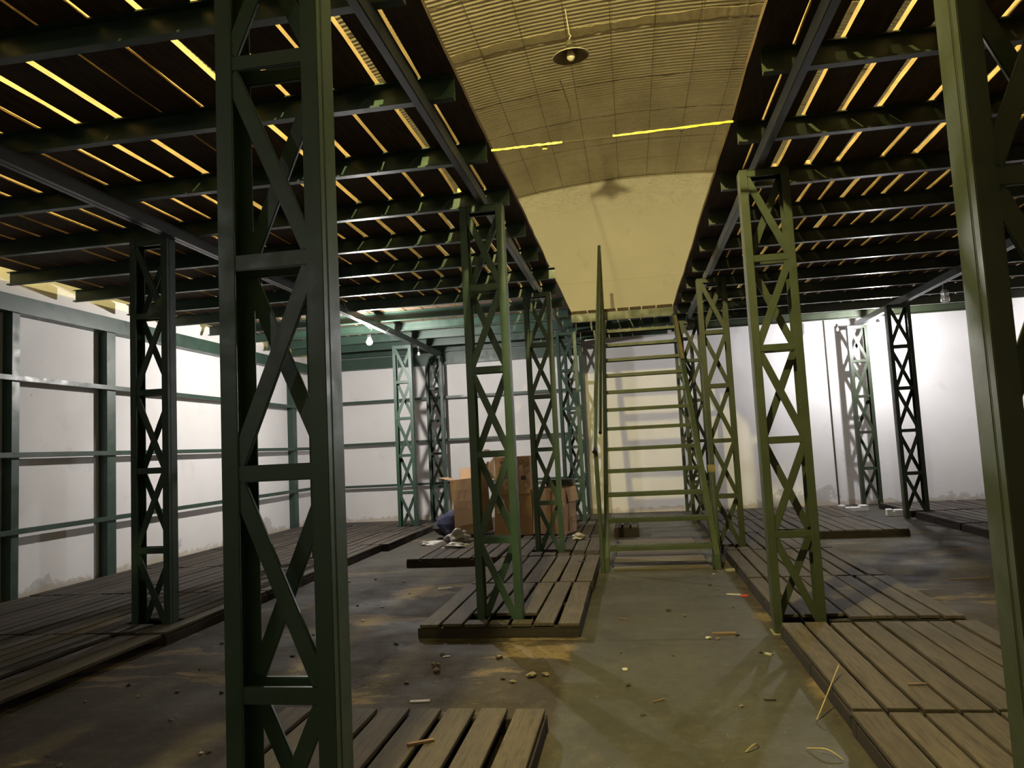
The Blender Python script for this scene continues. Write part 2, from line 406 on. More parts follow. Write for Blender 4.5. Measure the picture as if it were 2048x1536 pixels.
for r, x, y, fl, lb, mt in cols:
    column(x, y, fl, lb, mt); FOOT.append((x, x+CW, y, y+CD))

# ------------------------------------------------------------------ main beams and joists
def main_beam(x, w, label, y0=YF+.02, y1=14.5, h=.098, mat='steel'):
    mb = MB(); mb.box(x, x+w, y0, y1, 3.301, 3.301+h); return tag(mb.build('main_beam', M[mat], bevel=.006), label, 'beam')
main_beam(-1.082, .05, 'long grey-green beam over the columns along the left side of the aisle')
main_beam(1.005, .05, 'long grey-green beam over the columns along the right side of the aisle')
mb = MB().box(-3.80, -3.765, YF+.02, 14.5, 3.301, 3.399).box(-3.755, -3.72, YF+.02, 14.5, 3.301, 3.399).box(-3.79, -3.73, YF+.02, 14.5, 3.33, 3.39)
tag(mb.build('main_beam', M['steel']), 'double channel beam over the left outer columns, with the left glowing bulb under it', 'beam')
mb = MB().box(4.235, 4.27, YF+.02, 14.5, 3.301, 3.399).box(4.28, 4.315, YF+.02, 14.5, 3.301, 3.399).box(4.245, 4.305, YF+.02, 14.5, 3.33, 3.39)
tag(mb.build('main_beam', M['steel']), 'double channel beam over the right outer columns, with the right glowing bulb under it', 'beam')
ORDN = ['first','second','third','fourth','fifth','sixth','seventh','eighth','ninth','tenth','eleventh','twelfth','thirteenth','fourteenth','fifteenth','sixteenth','seventeenth','eighteenth','nineteenth']
def joist(x0, x1, y, label, group, mat='green'):
    pts = [(x0, y-.028, 3.4), (x0, y-.028, 3.412), (x0, y+.018, 3.412), (x0, y+.018, 3.534), (x0, y-.028, 3.534), (x0, y-.028, 3.542), (x0, y+.028, 3.542), (x0, y+.028, 3.4)]
    o = MB().prism(pts, (x1-x0, 0, 0)).build('deck_joist', M[mat])
    return tag(o, label, 'joist', group)
yl = [4.03+.963*k for k in range(-8, 12)]; yr = [4.19+.987*k for k in range(-8, 11)]
JL = [y for y in yl if y > -3.7]; JR = [y for y in yr if y > -3.7]
fv = [y for y in JL if y > 2.0]
for y in JL:
    if y > 2.0:
        i = fv.index(y); lb = f'{ORDN[i]} visible green joist under the left deck, counted from the camera'; e = -.80 if abs(y-8.845) < .05 else -.89
    else: lb, e = 'green joist under the left deck above and behind the camera', -.89
    joist(XL+.14 if y < 14 else XL+.2, e, y, lb, 'joists under the left deck')
fv = [y for y in JR if y > 2.0]
for y in JR:
    if y > 2.0: lb = f'{ORDN[fv.index(y)]} visible green joist under the right deck, counted from the camera'
    else: lb = 'green joist under the right deck above and behind the camera'
    joist(.86, XR-.05, y, lb, 'joists under the right deck', 'olive')

# ------------------------------------------------------------------ deck planks
ZD = 3.545
def plank(x0, x1, y0, y1, label, cat='plank', group=None, jag=.004, th=.040, name='deck_plank', mat='deck', z=ZD, sawn=True):
    n = max(2, int((y1-y0)/.22)); v = []; f = []; a = b = 0
    for i in range(n+1):
        y = y0+(y1-y0)*i/n; a = a*.75+random.uniform(-jag, jag); b = b*.75+random.uniform(-jag, jag)
        v += [(x0+a, y, z), (x1+b, y, z), (x1+b, y, z+th), (x0+a, y, z+th)]
    for i in range(n):
        q = i*4
        for j in range(4): f.append((q+j, q+(j+1) % 4, q+4+(j+1) % 4, q+4+j))
    f.append((0, 3, 2, 1)); q = n*4; f.append((q, q+1, q+2, q+3))
    f = [tuple(reversed(t)) for t in f[:-2]] + [tuple(reversed(t)) for t in f[-2:]]
    o = mesh_obj(name, v, f, M[mat])
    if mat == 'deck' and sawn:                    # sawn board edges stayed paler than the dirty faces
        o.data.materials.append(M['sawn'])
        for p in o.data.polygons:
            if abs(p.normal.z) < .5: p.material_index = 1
    return tag(o, label, cat, group)
def run(edges, gaps, y0, y1, side, sect):
    for i in range(len(edges)-1):
        a, b = edges[i], edges[i+1]
        if i == 0: lb = f'deck plank forming the {side} edge of the ceiling opening, {sect} stretch'; g = None
        else: lb = f'rough brown plank of the {side} deck overhead, one of the {sect} stretch'; g = f'{sect} planks of the {side} deck'
        g0 = gaps(i); g1 = gaps(i+1) if i+2 < len(edges) else 0
        lo, hi = min(a, b), max(a, b)
        if side == 'left': plank(b+g1/2, a-(g0/2 if i else 0), y0, y1, lb, 'plank', g, sawn=i > 0)
        else: plank(a+(g0/2 if i else 0), b-g1/2, y0, y1, lb, 'plank', g, sawn=i > 0)
L1 = [-.872, -1.085, -1.32, -1.62, -1.905, -2.19, -2.46, -2.74, -3.03, -3.31, -3.59, -3.865] + [-3.865-.285*k for k in range(1, 10)]
R1 = [.812, 1.03, 1.275, 1.545, 1.775, 2.115, 2.36, 2.62] + [2.62+.27*k for k in range(1, 16)]
R2 = [.812, 1.09, 1.27, 1.46, 1.68, 1.87, 2.07, 2.26, 2.43, 2.63, 2.82] + [2.82+.2*k for k in range(1, 20)]
gl = {1: .004, 2: .06, 3: .03, 4: .03}; rr = random.Random(3)
gf = {}
def mkgap(side, sect, first):
    def g(i):
        if i in first: return first[i]
        k = (side, sect, i)
        if k not in gf: gf[k] = rr.choice([.022, .032, .038, .046])
        return gf[k]
    return g
run(L1, mkgap('l', 0, {1: .02, 2: .066}), YF+.05, 5.955, 'left', 'near')
run([-.872] + [x+rr.uniform(-.03, .03) for x in L1[1:]], mkgap('l', 1, {1: .022}), 5.96, 9.80, 'left', 'middle')
run([-.872] + [x+rr.uniform(-.05, .05) for x in L1[1:]], mkgap('l', 2, {1: .02}), 9.805, 14.7, 'left', 'far')
run(R1, mkgap('r', 0, {1: .02, 2: .062, 3: .055, 4: .048, 5: .04}), YF+.05, 6.155, 'right', 'near')
run(R2, mkgap('r', 1, {}), 6.16, 10.10, 'right', 'middle')
run(R2, mkgap('r', 2, {2: .03}), 10.105, 14.7, 'right', 'far')
# landing across the aisle at the far end
mb = MB(); mb.box(-.88, .80, 12.20, 12.212, 3.40, 3.54).box(-.88, .80, 12.212, 12.26, 3.40, 3.41)
mb.box(-.16, -.145, 12.195, 12.2, 3.402, 3.538).box(.06, .068, 12.196, 12.2, 3.402, 3.538)
tag(mb.build('landing_beam', M['green_stair']), 'green channel beam fronting the landing at the top of the stairs', 'beam')
for k, y in enumerate((13.2, 14.3)):
    tag(MB().box(-.88, .80, y, y+.012, 3.40, 3.54).build('landing_beam', M['green']), ['green beam under the middle of the landing above the stairs', 'green beam under the landing next to the far wall'][k], 'beam')
xs = [-.868, -.60, -.335, -.12, .09, .29, .53, .80]
for i in range(7):
    plank(xs[i]+.012, xs[i+1]-.012, 12.185, 14.7, f'{ORDN[i]} plank from the left on the landing at the top of the stairs', 'plank', 'planks of the stair landing', sawn=False)

# ------------------------------------------------------------------ floor pallets
def minus(seg, cuts):
    out = [seg]
    for c0, c1 in cuts:
        nw = []
        for a, b in out:
            if c1 <= a or c0 >= b: nw.append((a, b)); continue
            if c0-a > .04: nw.append((a, c0))
            if b-c1 > .04: nw.append((c1, b))
        out = nw
    return out
def pallet(x0, x1, y0, y1, label, ztop=.10, pitch=.155, gap=.022, mat='pallet', cat='pallet', bearers=3, blocks=False, lat=0.0):
    root = empty('slatted_pallet', ((x0+x1)/2, (y0+y1)/2, 0), label, cat, 'slatted floor pallets'); cx, cy = (x0+x1)/2, (y0+y1)/2
    n = max(1, round((x1-x0)/pitch)); w = (x1-x0)/n
    ft = [t for t in FOOT if t[0] < x1+.01 and t[1] > x0-.01 and t[2] < y1+.01 and t[3] > y0-.01]
    for i in range(n):
        a = x0+i*w+gap/2*random.uniform(.5, 1.4); b = x0+(i+1)*w-gap/2*random.uniform(.5, 1.4)
        cuts = [(t[2]-.04, t[3]+.04) for t in ft if t[0]-.035 < b and t[1]+.035 > a]
        for s0, s1 in minus((y0+random.uniform(0, .012), y1-random.uniform(0, .012)), cuts):
            dz = random.uniform(-.003, .003); tw = random.uniform(-.004, .004)
            mb = MB(); A, B, S0, S1 = a-cx, b-cx, s0-cy, s1-cy
            mb.prism([(A+tw, S0, ztop-.022+dz), (B+tw, S0, ztop-.022+dz), (B+tw, S0, ztop+dz), (A+tw, S0, ztop+dz)], (-2*tw, S1-S0, 0))
            mb.build('top_board', M[mat], root, bevel=.0025)
    bw = .07; ys = [y0+.004, (y0+y1)/2-bw/2, y1-bw-.004][:bearers]
    for yb in ys:
        cuts = [(t[0]-.04, t[1]+.04) for t in ft if t[2]-.03 < yb+bw and t[3]+.03 > yb]
        for s0, s1 in minus((x0+.002, x1-.002), cuts):
            if blocks:
                k = s0
                while k < s1-.05:
                    MB().box(k-cx, min(k+.09, s1)-cx, yb-cy, yb+bw-cy, 0, ztop-.027).build('block', M['bearer'], root); k += .55
            else: MB().box(s0-cx, s1-cx, yb-cy, yb+bw-cy, 0, ztop-.027).build('bearer', M['bearer'], root, bevel=.003)
    # side skirt boards under the long edges
    for xa in ((x0+.004, x1-.034)):
        if blocks: continue
        cuts = [(t[2]-.03, t[3]+.03) for t in ft if t[0]-.03 < xa+.03 and t[1]+.03 > xa] + [(q-.002, q+bw+.002) for q in ys]
        for s0, s1 in minus((y0+.004, y1-.004), cuts):
            MB().box(xa-cx, xa+.03-cx, s0-cy, s1-cy, .0, ztop-.03).build('side_board', M['bearer'], root)
    return root
# right of the aisle
pallet(.90, 2.15, 1.98+.16, 3.675, 'slatted pallet at the bottom right corner, nearest the camera')
pallet(.91, 2.16, 3.71, 5.36, 'slatted pallet on the right with a straw lying across its edge')
pallet(.945, 2.15, 5.50, 7.035, 'slatted pallet right of the aisle, just behind the column at the pallet corner')
pallet(.955, 2.13, 7.06, 8.74, 'slatted pallet right of the foot of the stairs, third from the near right corner')
pallet(.965, 2.13, 8.77, 10.30, 'slatted pallet right of the stairs around the foot of the third right column')
pallet(.965, 2.13, 10.33, 11.90, 'slatted pallet right of the stairs, second from the far wall')
pallet(.965, 2.13, 11.93, 13.6, 'slatted pallet right of the stairs next to the far wall')
pallet(2.16, 3.42, 10.20, 11.85, 'slatted pallet with a black front edge reaching out right of the tall column')
pallet(2.16, 3.42, 11.88, 13.55, 'slatted pallet at the far wall, below the thin dark wall pipe')
for k, (a, b) in enumerate(((12.33, 13.85), (10.6, 12.27), (8.9, 10.56), (7.2, 8.86))):
    for j, (xa, xb) in enumerate(((4.16, 5.38), (5.41, 6.6))):
        pallet(xa, xb, a, b, f'slatted pallet in the {["far","third","second","near"][k]} row at the right wall, {["left","right"][j]} one of the pair')
# left of the aisle
pallet(-1.66, -.45, 5.50-.08, 7.03, 'slatted pallet around the foot of the second left column', pitch=.172, gap=.03)
pallet(-1.62, -.44, 7.06, 8.70, 'slatted pallet left of the aisle with a small square hole in its boards', pitch=.165)
pallet(-1.63, -.47, 8.74, 10.30, 'slatted pallet around the foot of the third left column, in front of the boxes', pitch=.165)
pallet(-2.78, -1.66, 8.72, 10.35, 'slatted pallet with a black front edge, in front of the leftmost cardboard box', pitch=.155)
pallet(-2.76, -1.66, 10.38, 11.90, 'slatted pallet under the leftmost cardboard box')
pallet(-1.63, -.50, 10.33, 11.90, 'slatted pallet under the right cardboard box')
pallet(-1.60, -.50, 11.93, 13.6, 'slatted pallet left of the stairs next to the far wall')
pallet(-1.86, -.49, 2.28, 3.70, 'slatted pallet with wide gaps at the bottom of the picture, right of the near column', pitch=.172, gap=.034)
# big slatted area along the left wall
ysg = [2.0, 3.62, 5.27, 6.9, 8.55, 10.2, 11.85, 13.15]; nm = ['nearest', 'second', 'third', 'fourth', 'fifth', 'sixth', 'farthest']
for i in range(7):
    y0, y1 = ysg[i]+.012, ysg[i+1]-.012
    xe = -3.50 if i >= 5 else -3.60
    if i < 2: pallet(-3.99, -3.62, y0, y1, f'narrow loose strip of two boards on blocks, {nm[i]} one beside the left slatted area', ztop=.092, pitch=.18, gap=.02, blocks=True)
    xs_ = [-6.30, -5.16, -4.03 if i < 2 else xe]
    for j in range(2):
        xa, xb = xs_[j]+.008, xs_[j+1]-.008
        pallet(xa, xb, y0, y1, f'slatted pallet of the left area, {nm[i]} row, {["next to the left wall","on the aisle side"][j]}', pitch=.142, gap=.018)
# small pallet piece; thin sheet under stairs, tread-shadow stripes built in as planks
pallet(-.34, .02, 10.95, 12.1, 'small piece of slatted pallet standing behind the lowest stair treads', ztop=.15, pitch=.13, gap=.03, bearers=2)
root = empty('shadow_striped_sheet', (.24, 9.3, 0), 'thin grey wooden sheet under the stairs, with tread-shadow stripes built as crosswise boards', 'boards')
yy = 8.16
while yy < 10.7:
    w = random.uniform(.19, .25); d = random.uniform(-.02, .02)
    MB().box(-.285-.24+d, .735-.24+d*.5, yy-9.3, yy+w-.006-9.3, 0, .018+random.uniform(0, .006)).build('shadow_stripe', M['pallet_x'], root, bevel=.003); yy += w
# ------------------------------------------------------------------ stairs
SL = 1.244   # run per rise
root = empty('steel_stairs', (.23, 8.1, 0), 'steep green steel stairs with open chequer-plate treads rising to the landing', 'stairs')
def loc(p): return (p[0]-.23, p[1]-8.1, p[2])
def stringer(xf, xt, name, mat, w=.045):
    # channel along the slope, vertical at the foot
    pts = [(8.04, 0), (8.16, 0), (8.20, .10), (12.19, 3.30), (12.19, 3.40), (12.02, 3.40), (8.04, .16)]
    mb = MB(); n = len(mb.v); k = len(pts)
    def X(z): return xf+(xt-xf)*z/3.4
    a = [loc((X(z)-w/2, y, z)) for y, z in pts]; b = [loc((X(z)+w/2, y, z)) for y, z in pts]
    mb.v = a+b; mb.f = [tuple(range(k)), tuple(range(2*k-1, k-1, -1))]+[((i+1) % k, i, k+i, k+(i+1) % k) for i in range(k)]
    return mb.build(name, mat, root, bevel=.004)
stringer(-.345, -.335, 'stringer', M['green_stair'], .05)
stringer(.80, .80, 'stringer', M['green_stair'], .06)
for i in range(12):
    z = .255+.2645*i; y = 8.13+(z-.25)*SL
    mb = MB(); x0, x1 = -.322, .772
    mb.box(x0-.23, x1-.23, y-8.1, y+.20-8.1, z-.006, z)                       # plate
    mb.box(x0-.23, x1-.23, y-8.1, y+.006-8.1, z-.045, z-.006)                  # turned-down nose
    mb.box(x0-.23, x1-.23, y+.194-8.1, y+.20-8.1, z-.04, z-.006)
    # raised chequer ribs on nose and top
    mr = mb; q = x0+.02; k = 0
    while q < x1-.03:
        s = 1 if k % 2 else -1
        mr.bar(loc((q, y-.0015, z-.025-s*.009)), loc((q+.024, y-.0015, z-.025+s*.009)), .005, .003, (0, 0, 1))
        for yy in (.03, .07, .11):
            mr.bar(loc((q, y+yy-s*.008, z+.001)), loc((q+.022, y+yy+s*.008, z+.001)), .005, .003, (0, 1, 0))
        q += .034; k += 1
    mb.build('tread', M['green_stair'], root)
# handrail, posts, stubs
def pipe(a, b, r, name, mat): return MB().tube([loc(a), loc(b)], r, 12).build(name, mat, root, smooth=False)
pipe((-.40, 7.98, 1.30), (-.338, 12.16, 4.64), .026, 'handrail', M['green_stair'])
MB().tube([loc((-.401, 7.955, 1.285)), loc((-.40, 7.99, 1.31))], .0275, 12).build('handrail_end', M['black'], root)
pipe((-.39, 8.03, 0.0), (-.395, 8.03, 1.33), .024, 'rail_post', M['green_stair'])
pipe((-.345, 12.15, 3.16), (-.338, 12.15, 4.60), .024, 'rail_post', M['green_stair'])
pipe((-.372, 8.95, 1.50), (-.340, 12.15, 4.04), .022, 'mid_rail', M['green_stair'])
pipe((.845, 8.30, 0.0), (.838, 8.36, .98), .022, 'rail_post_stub', M['green_stair'])
MB().box(.80-.23, .875-.23, 8.36-8.1, 8.42-8.1, 1.0, 1.08).build('bracket', M['rust'], root)
MB().box(.755-.23, .78-.23, 8.1-8.1, 8.2-8.1, 0.02, .14).build('foot_bracket', M['green'], root)
# worn strip on the upper right stringer
def wear():
    a, b = Vector((.80, 10.95, 2.50)), Vector((.80, 11.95, 3.31))
    mb = MB(); mb.bar(loc(a+Vector((0, -.035, .04))), loc(b+Vector((0, -.035, .04))), .05, .006, (1, 0, 0)); mb.build('worn_strip', M['rust'], root)
wear()

# ------------------------------------------------------------------ lamps
def bulb(name, spec, label, r=.045, cable=None, bend=0.0, top=None):
    (x, y, z), watts, col = spec
    root = empty(name, (x, y, z), label, 'light bulb')
    area = 4*math.pi*r*r; m = m_emit(name+'_glow', col, watts/(math.pi*area))
    prof = [(0.0001, -r), (r*.5, -r*.87), (r*.87, -r*.5), (r, 0), (r*.87, r*.5), (r*.55, r*.95), (r*.45, r*1.3)]
    MB().lathe(prof, (0, 0, 0), 16).build('glass_bulb', m, root, smooth=True)
    MB().lathe([(r*.45, r*1.3), (r*.62, r*1.32), (r*.66, r*2.4), (r*.3, r*2.7), (.001, r*2.72)], (0, 0, 0), 14).build('socket', M['black'], root)
    tp = top if top is not None else 3.3
    MB().tube([(0, 0, r*2.6), (.004+bend*.5, .01, (tp-z)*.7), (bend, 0, tp-z)], .004, 6).build('flex', M['wire'], root)
    if cable: MB().tube([tuple(Vector(p)-Vector((x, y, z))) for p in cable], .004, 6).build('cable', M['label'], root)
    return root
bulb('hanging_bulb', BULB_L, 'glowing white bulb under the left outer beam, left of the lit green column', bend=.045, cable=[(-3.70, 9.3, 3.43), (-3.70, 9.5, 3.30), (-3.705, 9.9, 3.285), (-3.72, 10.35, 3.24), (-3.705, 10.6, 3.28), (-3.70, 11.0, 3.26), (-3.70, 11.25, 3.40)])
bulb('hanging_bulb', BULB_R, 'glowing white bulb under the right outer beam, between the pale and the black column')
bulb('pendant_bulb', BULB_W, 'glowing warm bulb hanging from the curved roof above the aisle', top=roofz(-.77), r=.065)
bulb('pendant_bulb', BULB_W2, 'small glowing warm bulb hanging from the curved roof above the right aisle edge', top=roofz(1.0), r=.04)
bulb('hanging_bulb', BULB_FILL, 'weak white fill bulb added under the left outer beam behind the camera')
# unlit enamel pendant
lx, ly, lz = -.44, 8.65, 6.075
root = empty('pendant_lamp', (lx, ly, lz), 'unlit conical enamel pendant lamp under the curved roof over the aisle', 'lamp')
root.rotation_euler = (math.radians(4), math.radians(-3), 0)
MB().lathe([(.222, 0), (.19, .022), (.11, .07), (.055, .125), (.038, .15), (.032, .20), (.0, .21)], (0, 0, 0), 32).build('lamp_shade', M['enamel'], root, smooth=True)
MB().lathe([(.215, .004), (.185, .027), (.105, .075), (.05, .13), (.0, .135)], (0, 0, 0), 32).build('shade_lining', M['enamel'], root, smooth=True)
ring = [(.222*math.cos(t*math.pi/24), .222*math.sin(t*math.pi/24), 0) for t in range(49)]
MB().tube(ring, .005, 6, False).build('rim', M['rim'], root, smooth=True)
MB().lathe([(.0001, -.055), (.028, -.048), (.048, -.02), (.052, .01), (.042, .05), (.03, .08)], (0, 0, 0), 20).build('glass_bulb', M['opal'], root, smooth=True)
MB().tube([(0, 0, .20), (.012, 0, .23), (.03, 0, .25), (.012, 0, .28), (0, 0, roofz(lx)-lz)], .007, 8).build('hook', M['rim'], root)
# cable dropping from roof switch to the taped cord
P = [(-.70, 10.30, 6.64), (-.60, 9.7, 6.12), (-.464, 8.3, 5.22), (-.405, 6.8, 4.34), (-.417, 5.6, 3.73), (-.438, 5.1, 3.512)]
def smooth_path(P, n=6):
    out = []; P = [Vector(p) for p in P]
    for i in range(len(P)-1):
        p0, p1, p2, p3 = P[max(i-1, 0)], P[i], P[i+1], P[min(i+2, len(P)-1)]
        for k in range(n):
            t = k/n; out.append(.5*((2*p1)+(p2-p0)*t+(2*p0-5*p1+4*p2-p3)*t*t+(3*p1-p0-3*p2+p3)*t**3))
    out.append(P[-1]); return out
# spare lamp holders
def holder(x, y, z, label, jar=False, top=3.30):
    root = empty('lamp_holder', (x, y, z), label, 'lamp holder')
    MB().lathe([(.0, .05), (.02, .048), (.024, 0), (.018, -.02)], (0, 0, 0), 14).build('socket', M['black'], root)
    MB().tube([(0, 0, .04), (-.02, 0, .07), (-.01, 0, (top-z)*.8), (0, 0, top-z)], .004, 6).build('flex', M['label'], root)
    if jar:
        MB().lathe([(.022, -.0), (.045, -.02), (.05, -.06), (.042, -.075), (.050, -.10), (.054, -.16), (.046, -.165), (.0, -.168)], (0, 0, 0), 20).build('glass_jar', M['jar'], root, smooth=True)
    else:
        MB().lathe([(.018, -.02), (.026, -.05), (.024, -.075), (.0, -.09)], (0, 0, 0), 14).build('small_bulb', M['opal'], root, smooth=True)
    return root
holder(4.29, 10.66, 3.21, 'unlit lamp with a dusty square glass cover hanging near the right outer beam', True)
holder(-3.74, 7.1, 3.22, 'unlit spiral-looking lamp under the left outer beam, seen through the near column')
holder(3.80, 14.065, 3.27, 'small unlit lamp holder hanging beside the pale green column on the far wall', top=3.4)
holder(-3.74, 12.95, 3.22, 'small unlit lamp between the two far columns on the left')

# ------------------------------------------------------------------ cord with yellow tape across the aisle
A, B = Vector((-.87, 5.09, 3.515)), Vector((.82, 5.03, 3.500))
cord = empty('taped_cord', tuple(A), 'dark cord stretched across the aisle with yellow tape wound on both ends', 'cord')
MB().tube([(0, 0, 0), tuple((B-A)*.5+Vector((0, 0, -.005))), tuple(B-A)], .004, 6).build('cord', M['rope'], cord)
def tape(t0, t1, name):
    n = 26; v = []; f = []
    for i in range(n+1):
        t = t0+(t1-t0)*i/n; p = (B-A)*t; w = .0075+random.uniform(-.0025, .0025); a = math.sin(i*1.1)*.5
        c, s = math.cos(a), math.sin(a); z0 = random.uniform(-.002, .002)
        for dy, dz in ((-.005, w), (.005, w), (.005, -w), (-.005, -w)): v.append((p.x, p.y+dy*c, p.z+dz*(.75+.25*c)+z0))
    for i in range(n):
        q = i*4
        for j in range(4): f.append((q+j, q+(j+1) % 4, q+4+(j+1) % 4, q+4+j))
    f += [(3, 2, 1, 0), (n*4, n*4+1, n*4+2, n*4+3)]
    return mesh_obj(name, v, f, M['yellow'], cord)
tape(.0, .305, 'yellow_tape'); tape(.515, .995, 'yellow_tape')
MB().box(.375-.004+.0, .375+.03, -.002, .002, -.035, -.008).build('tape_tail', M['yellow'], cord)
MB().box(1.33, 1.355, -.008, .008, -.012, .012).build('black_mark', M['black'], cord)
tag(MB().tube(smooth_path(P), .005, 6).build('hanging_cable', M['rope']), 'thin cable hanging in a curve from the roof to the taped cord', 'cable')
for k in range(9):
    x = -2.18+.56*k
    tag(MB().tube([(x, 4.0, roofz(x)-.015), (x+random.uniform(-.01, .01), 9.5, roofz(x)-.022), (x, YB-.02, roofz(x)-.015)], .0032, 5).build('roof_wire', M['wire']),
        f'thin wire under the curved roof, {ORDN[k]} from the left', 'wire', 'wires holding the roof insulation')

# ------------------------------------------------------------------ cardboard boxes and rubbish
def hollow_box(name, x0, x1, y0, y1, z0, z1, rot, label, lid=False, tilt=(0, 0), flaps=()):
    cx, cy = (x0+x1)/2, (y0+y1)/2; root = empty(name, (cx, cy, z0), label, 'box'); root.rotation_euler = (tilt[0], tilt[1], rot)
    w, d, h, t = (x1-x0)/2, (y1-y0)/2, z1-z0, .008
    mb = MB(); mb.box(-w, w, -d, d, 0, t); mb.box(-w, w, -d, -d+t, t, h); mb.box(-w, w, d-t, d, t, h); mb.box(-w, -w+t, -d+t, d-t, t, h); mb.box(w-t, w, -d+t, d-t, t, h)
    if lid: mb.box(-w, w, -d, d, h-t, h-.001)
    b = mb.build('carton', M['card'], root)
    # dent the faces a little
    bm = bmesh.new(); bm.from_mesh(b.data); bmesh.ops.subdivide_edges(bm, edges=bm.edges[:], cuts=4, use_grid_fill=True)
    for q in bm.verts:
        q.co += Vector((math.sin(q.co.z*7+q.co.y*5), math.cos(q.co.x*8+q.co.z*6), 0))*.007
    bm.to_mesh(b.data); bm.free()
    for kind, ang in flaps:   # flap hinge side and angle from vertical
        L = .2; c, s = math.cos(ang)*L, math.sin(ang)*L
        if kind == 'b': pts = [(-w, d, h), (w, d, h), (w, d+s, h+c), (-w, d+s, h+c)]; dd = (0, .006, 0)
        if kind == 'f': pts = [(-w, -d, h), (w, -d, h), (w-.01, -d-s, h+c), (-w+.02, -d-s, h+c)]; dd = (0, -.006, 0)
        if kind == 'l': pts = [(-w, -d, h), (-w, d, h), (-w-s, d, h+c), (-w-s, -d, h+c)]; dd = (-.006, 0, 0)
        if kind == 'r': pts = [(w, -d, h), (w, d, h), (w+s, d, h+c), (w+s, -d, h+c)]; dd = (.006, 0, 0)
        MB().prism(pts, dd).build('flap', M['card'], root)
    return root, w, d, h
def text(body, size, loc_, parent, name='printed_text', mat='ink', rot=(math.pi/2, 0, 0)):
    cu = bpy.data.curves.new(name, 'FONT'); cu.body = body; cu.size = size; cu.extrude = .0006; cu.offset = size*.02
    tmp = bpy.data.objects.new('tmp', cu); COL.objects.link(tmp); dg = bpy.context.evaluated_depsgraph_get(); dg.update()
    me = bpy.data.meshes.new_from_object(tmp.evaluated_get(dg)); bpy.data.objects.remove(tmp)
    me.materials.clear(); me.materials.append(M[mat])
    o = bpy.data.objects.new(name, me); COL.objects.link(o); o.parent = parent; o.location = loc_; o.rotation_euler = rot; return o
b, w, d, h = hollow_box('cardboard_box', -2.62, -2.17, 10.68, 11.11, .145, .95, -.10, 'tall open cardboard box, leftmost of the pile, torn at its lower front', tilt=(-.03, -.075), flaps=(('b', .5), ('l', 1.25), ('r', .25)))
MB().prism([(-w+.02, -d-.018, .12), (w-.01, -d-.012, .16), (w-.01, -d-.014, .33), (-w+.10, -d-.02, .42), (-w+.01, -d-.02, .38)], (0, .006, 0)).build('torn_flap', M['card'], b)
b, w, d, h = hollow_box('cardboard_box', -2.06, -1.50, 10.75, 11.2, .105, .70, 0, 'lower cardboard box of the stack, with a white sticker on its front', lid=True)
MB().box(-w+.05, -w+.16, -d-.012, -d-.009, .33, .52).build('sticker', M['label'], b)
for k in range(4): text('B%d8' % (k+3), .035, (-w+.06, -d-.013, .35+.04*k), b, 'sticker_print')
MB().box(w-.30, w-.17, -d-.012, -d-.009, .44, .47).build('paper_patch', M['label'], b)
MB().box(-w+.18, -w+.36, -d-.012, -d-.009, .16, .166).build('printed_line', M['ink'], b)
MB().box(-w+.20, -w+.38, -d-.012, -d-.009, .23, .236).build('printed_line', M['ink'], b)
b, w, d, h = hollow_box('cardboard_box', -2.02, -1.50, 10.72, 11.15, .702, 1.245, .0, 'upper cardboard box of the stack with black printed letters', lid=True, flaps=(('l', .9),))
text('VEN       O', .072, (-w+.09, -d-.012, h-.105), b)
for k in range(5): text('XX: xxxxxx', .026, (-w+.07, -d-.012, h-.17-.036*k), b)
MB().box(w-.13, w-.06, -d-.012, -d-.009, .20, .26).build('printed_mark', M['ink'], b)
v = []; mb = MB(); xs_ = [-.0, .02, .04, .06, .085, .10, .12]
mb.prism([(-w-.11, -d+.04, .28), (-w-.002, -d+.02, .22), (-w-.002, -d+.02, h+.0), (-w-.03, -d+.03, h-.02), (-w-.05, -d+.03, h-.045), (-w-.075, -d+.035, h-.07), (-w-.09, -d+.04, h-.05), (-w-.12, -d+.04, h-.06)], (0, .006, 0)); mb.build('torn_flap', M['card'], b)
b, w, d, h = hollow_box('cardboard_box', -1.44, -.94, 10.62, 11.12, .12, .77, -.20, 'worn cardboard box with brown tape, rightmost of the pile', tilt=(0, .03), flaps=(('r', 2.95),))
MB().box(w+.009, w+.012, -d+.10, -d+.16, .05, .64).build('packing_tape', M['packtape'], b)
MB().box(-.04, .02, -d-.012, -d-.009, .0, .64).build('packing_tape', M['packtape'], b)
for z0, z1, y0, y1 in ((.15, .155, .2, .42), (.215, .22, .2, .42), (.15, .22, .2, .205), (.15, .22, .415, .42)):
    MB().box(w+.0145, w+.0165, -d+y0, -d+y1, z0, z1).build('printed_mark', M['ink'], b)
bb = MB(); bb.box(-.21, .21, -.2, .2, 0, .13); tag(bb.build('black_crate', M['black'], bevel=.02), 'black plastic crate sitting behind the rightmost cardboard box', 'crate')
o = bpy.data.objects['black_crate']; o.location = (-1.12, 11.40, .73)
leg = MB().box(-.2, .2, -.19, .19, 0, .615); o2 = tag(leg.build('cardboard_box', M['card']), 'plain cardboard box behind the rightmost one, under the black crate', 'box'); o2.location = (-1.12, 11.41, .105)
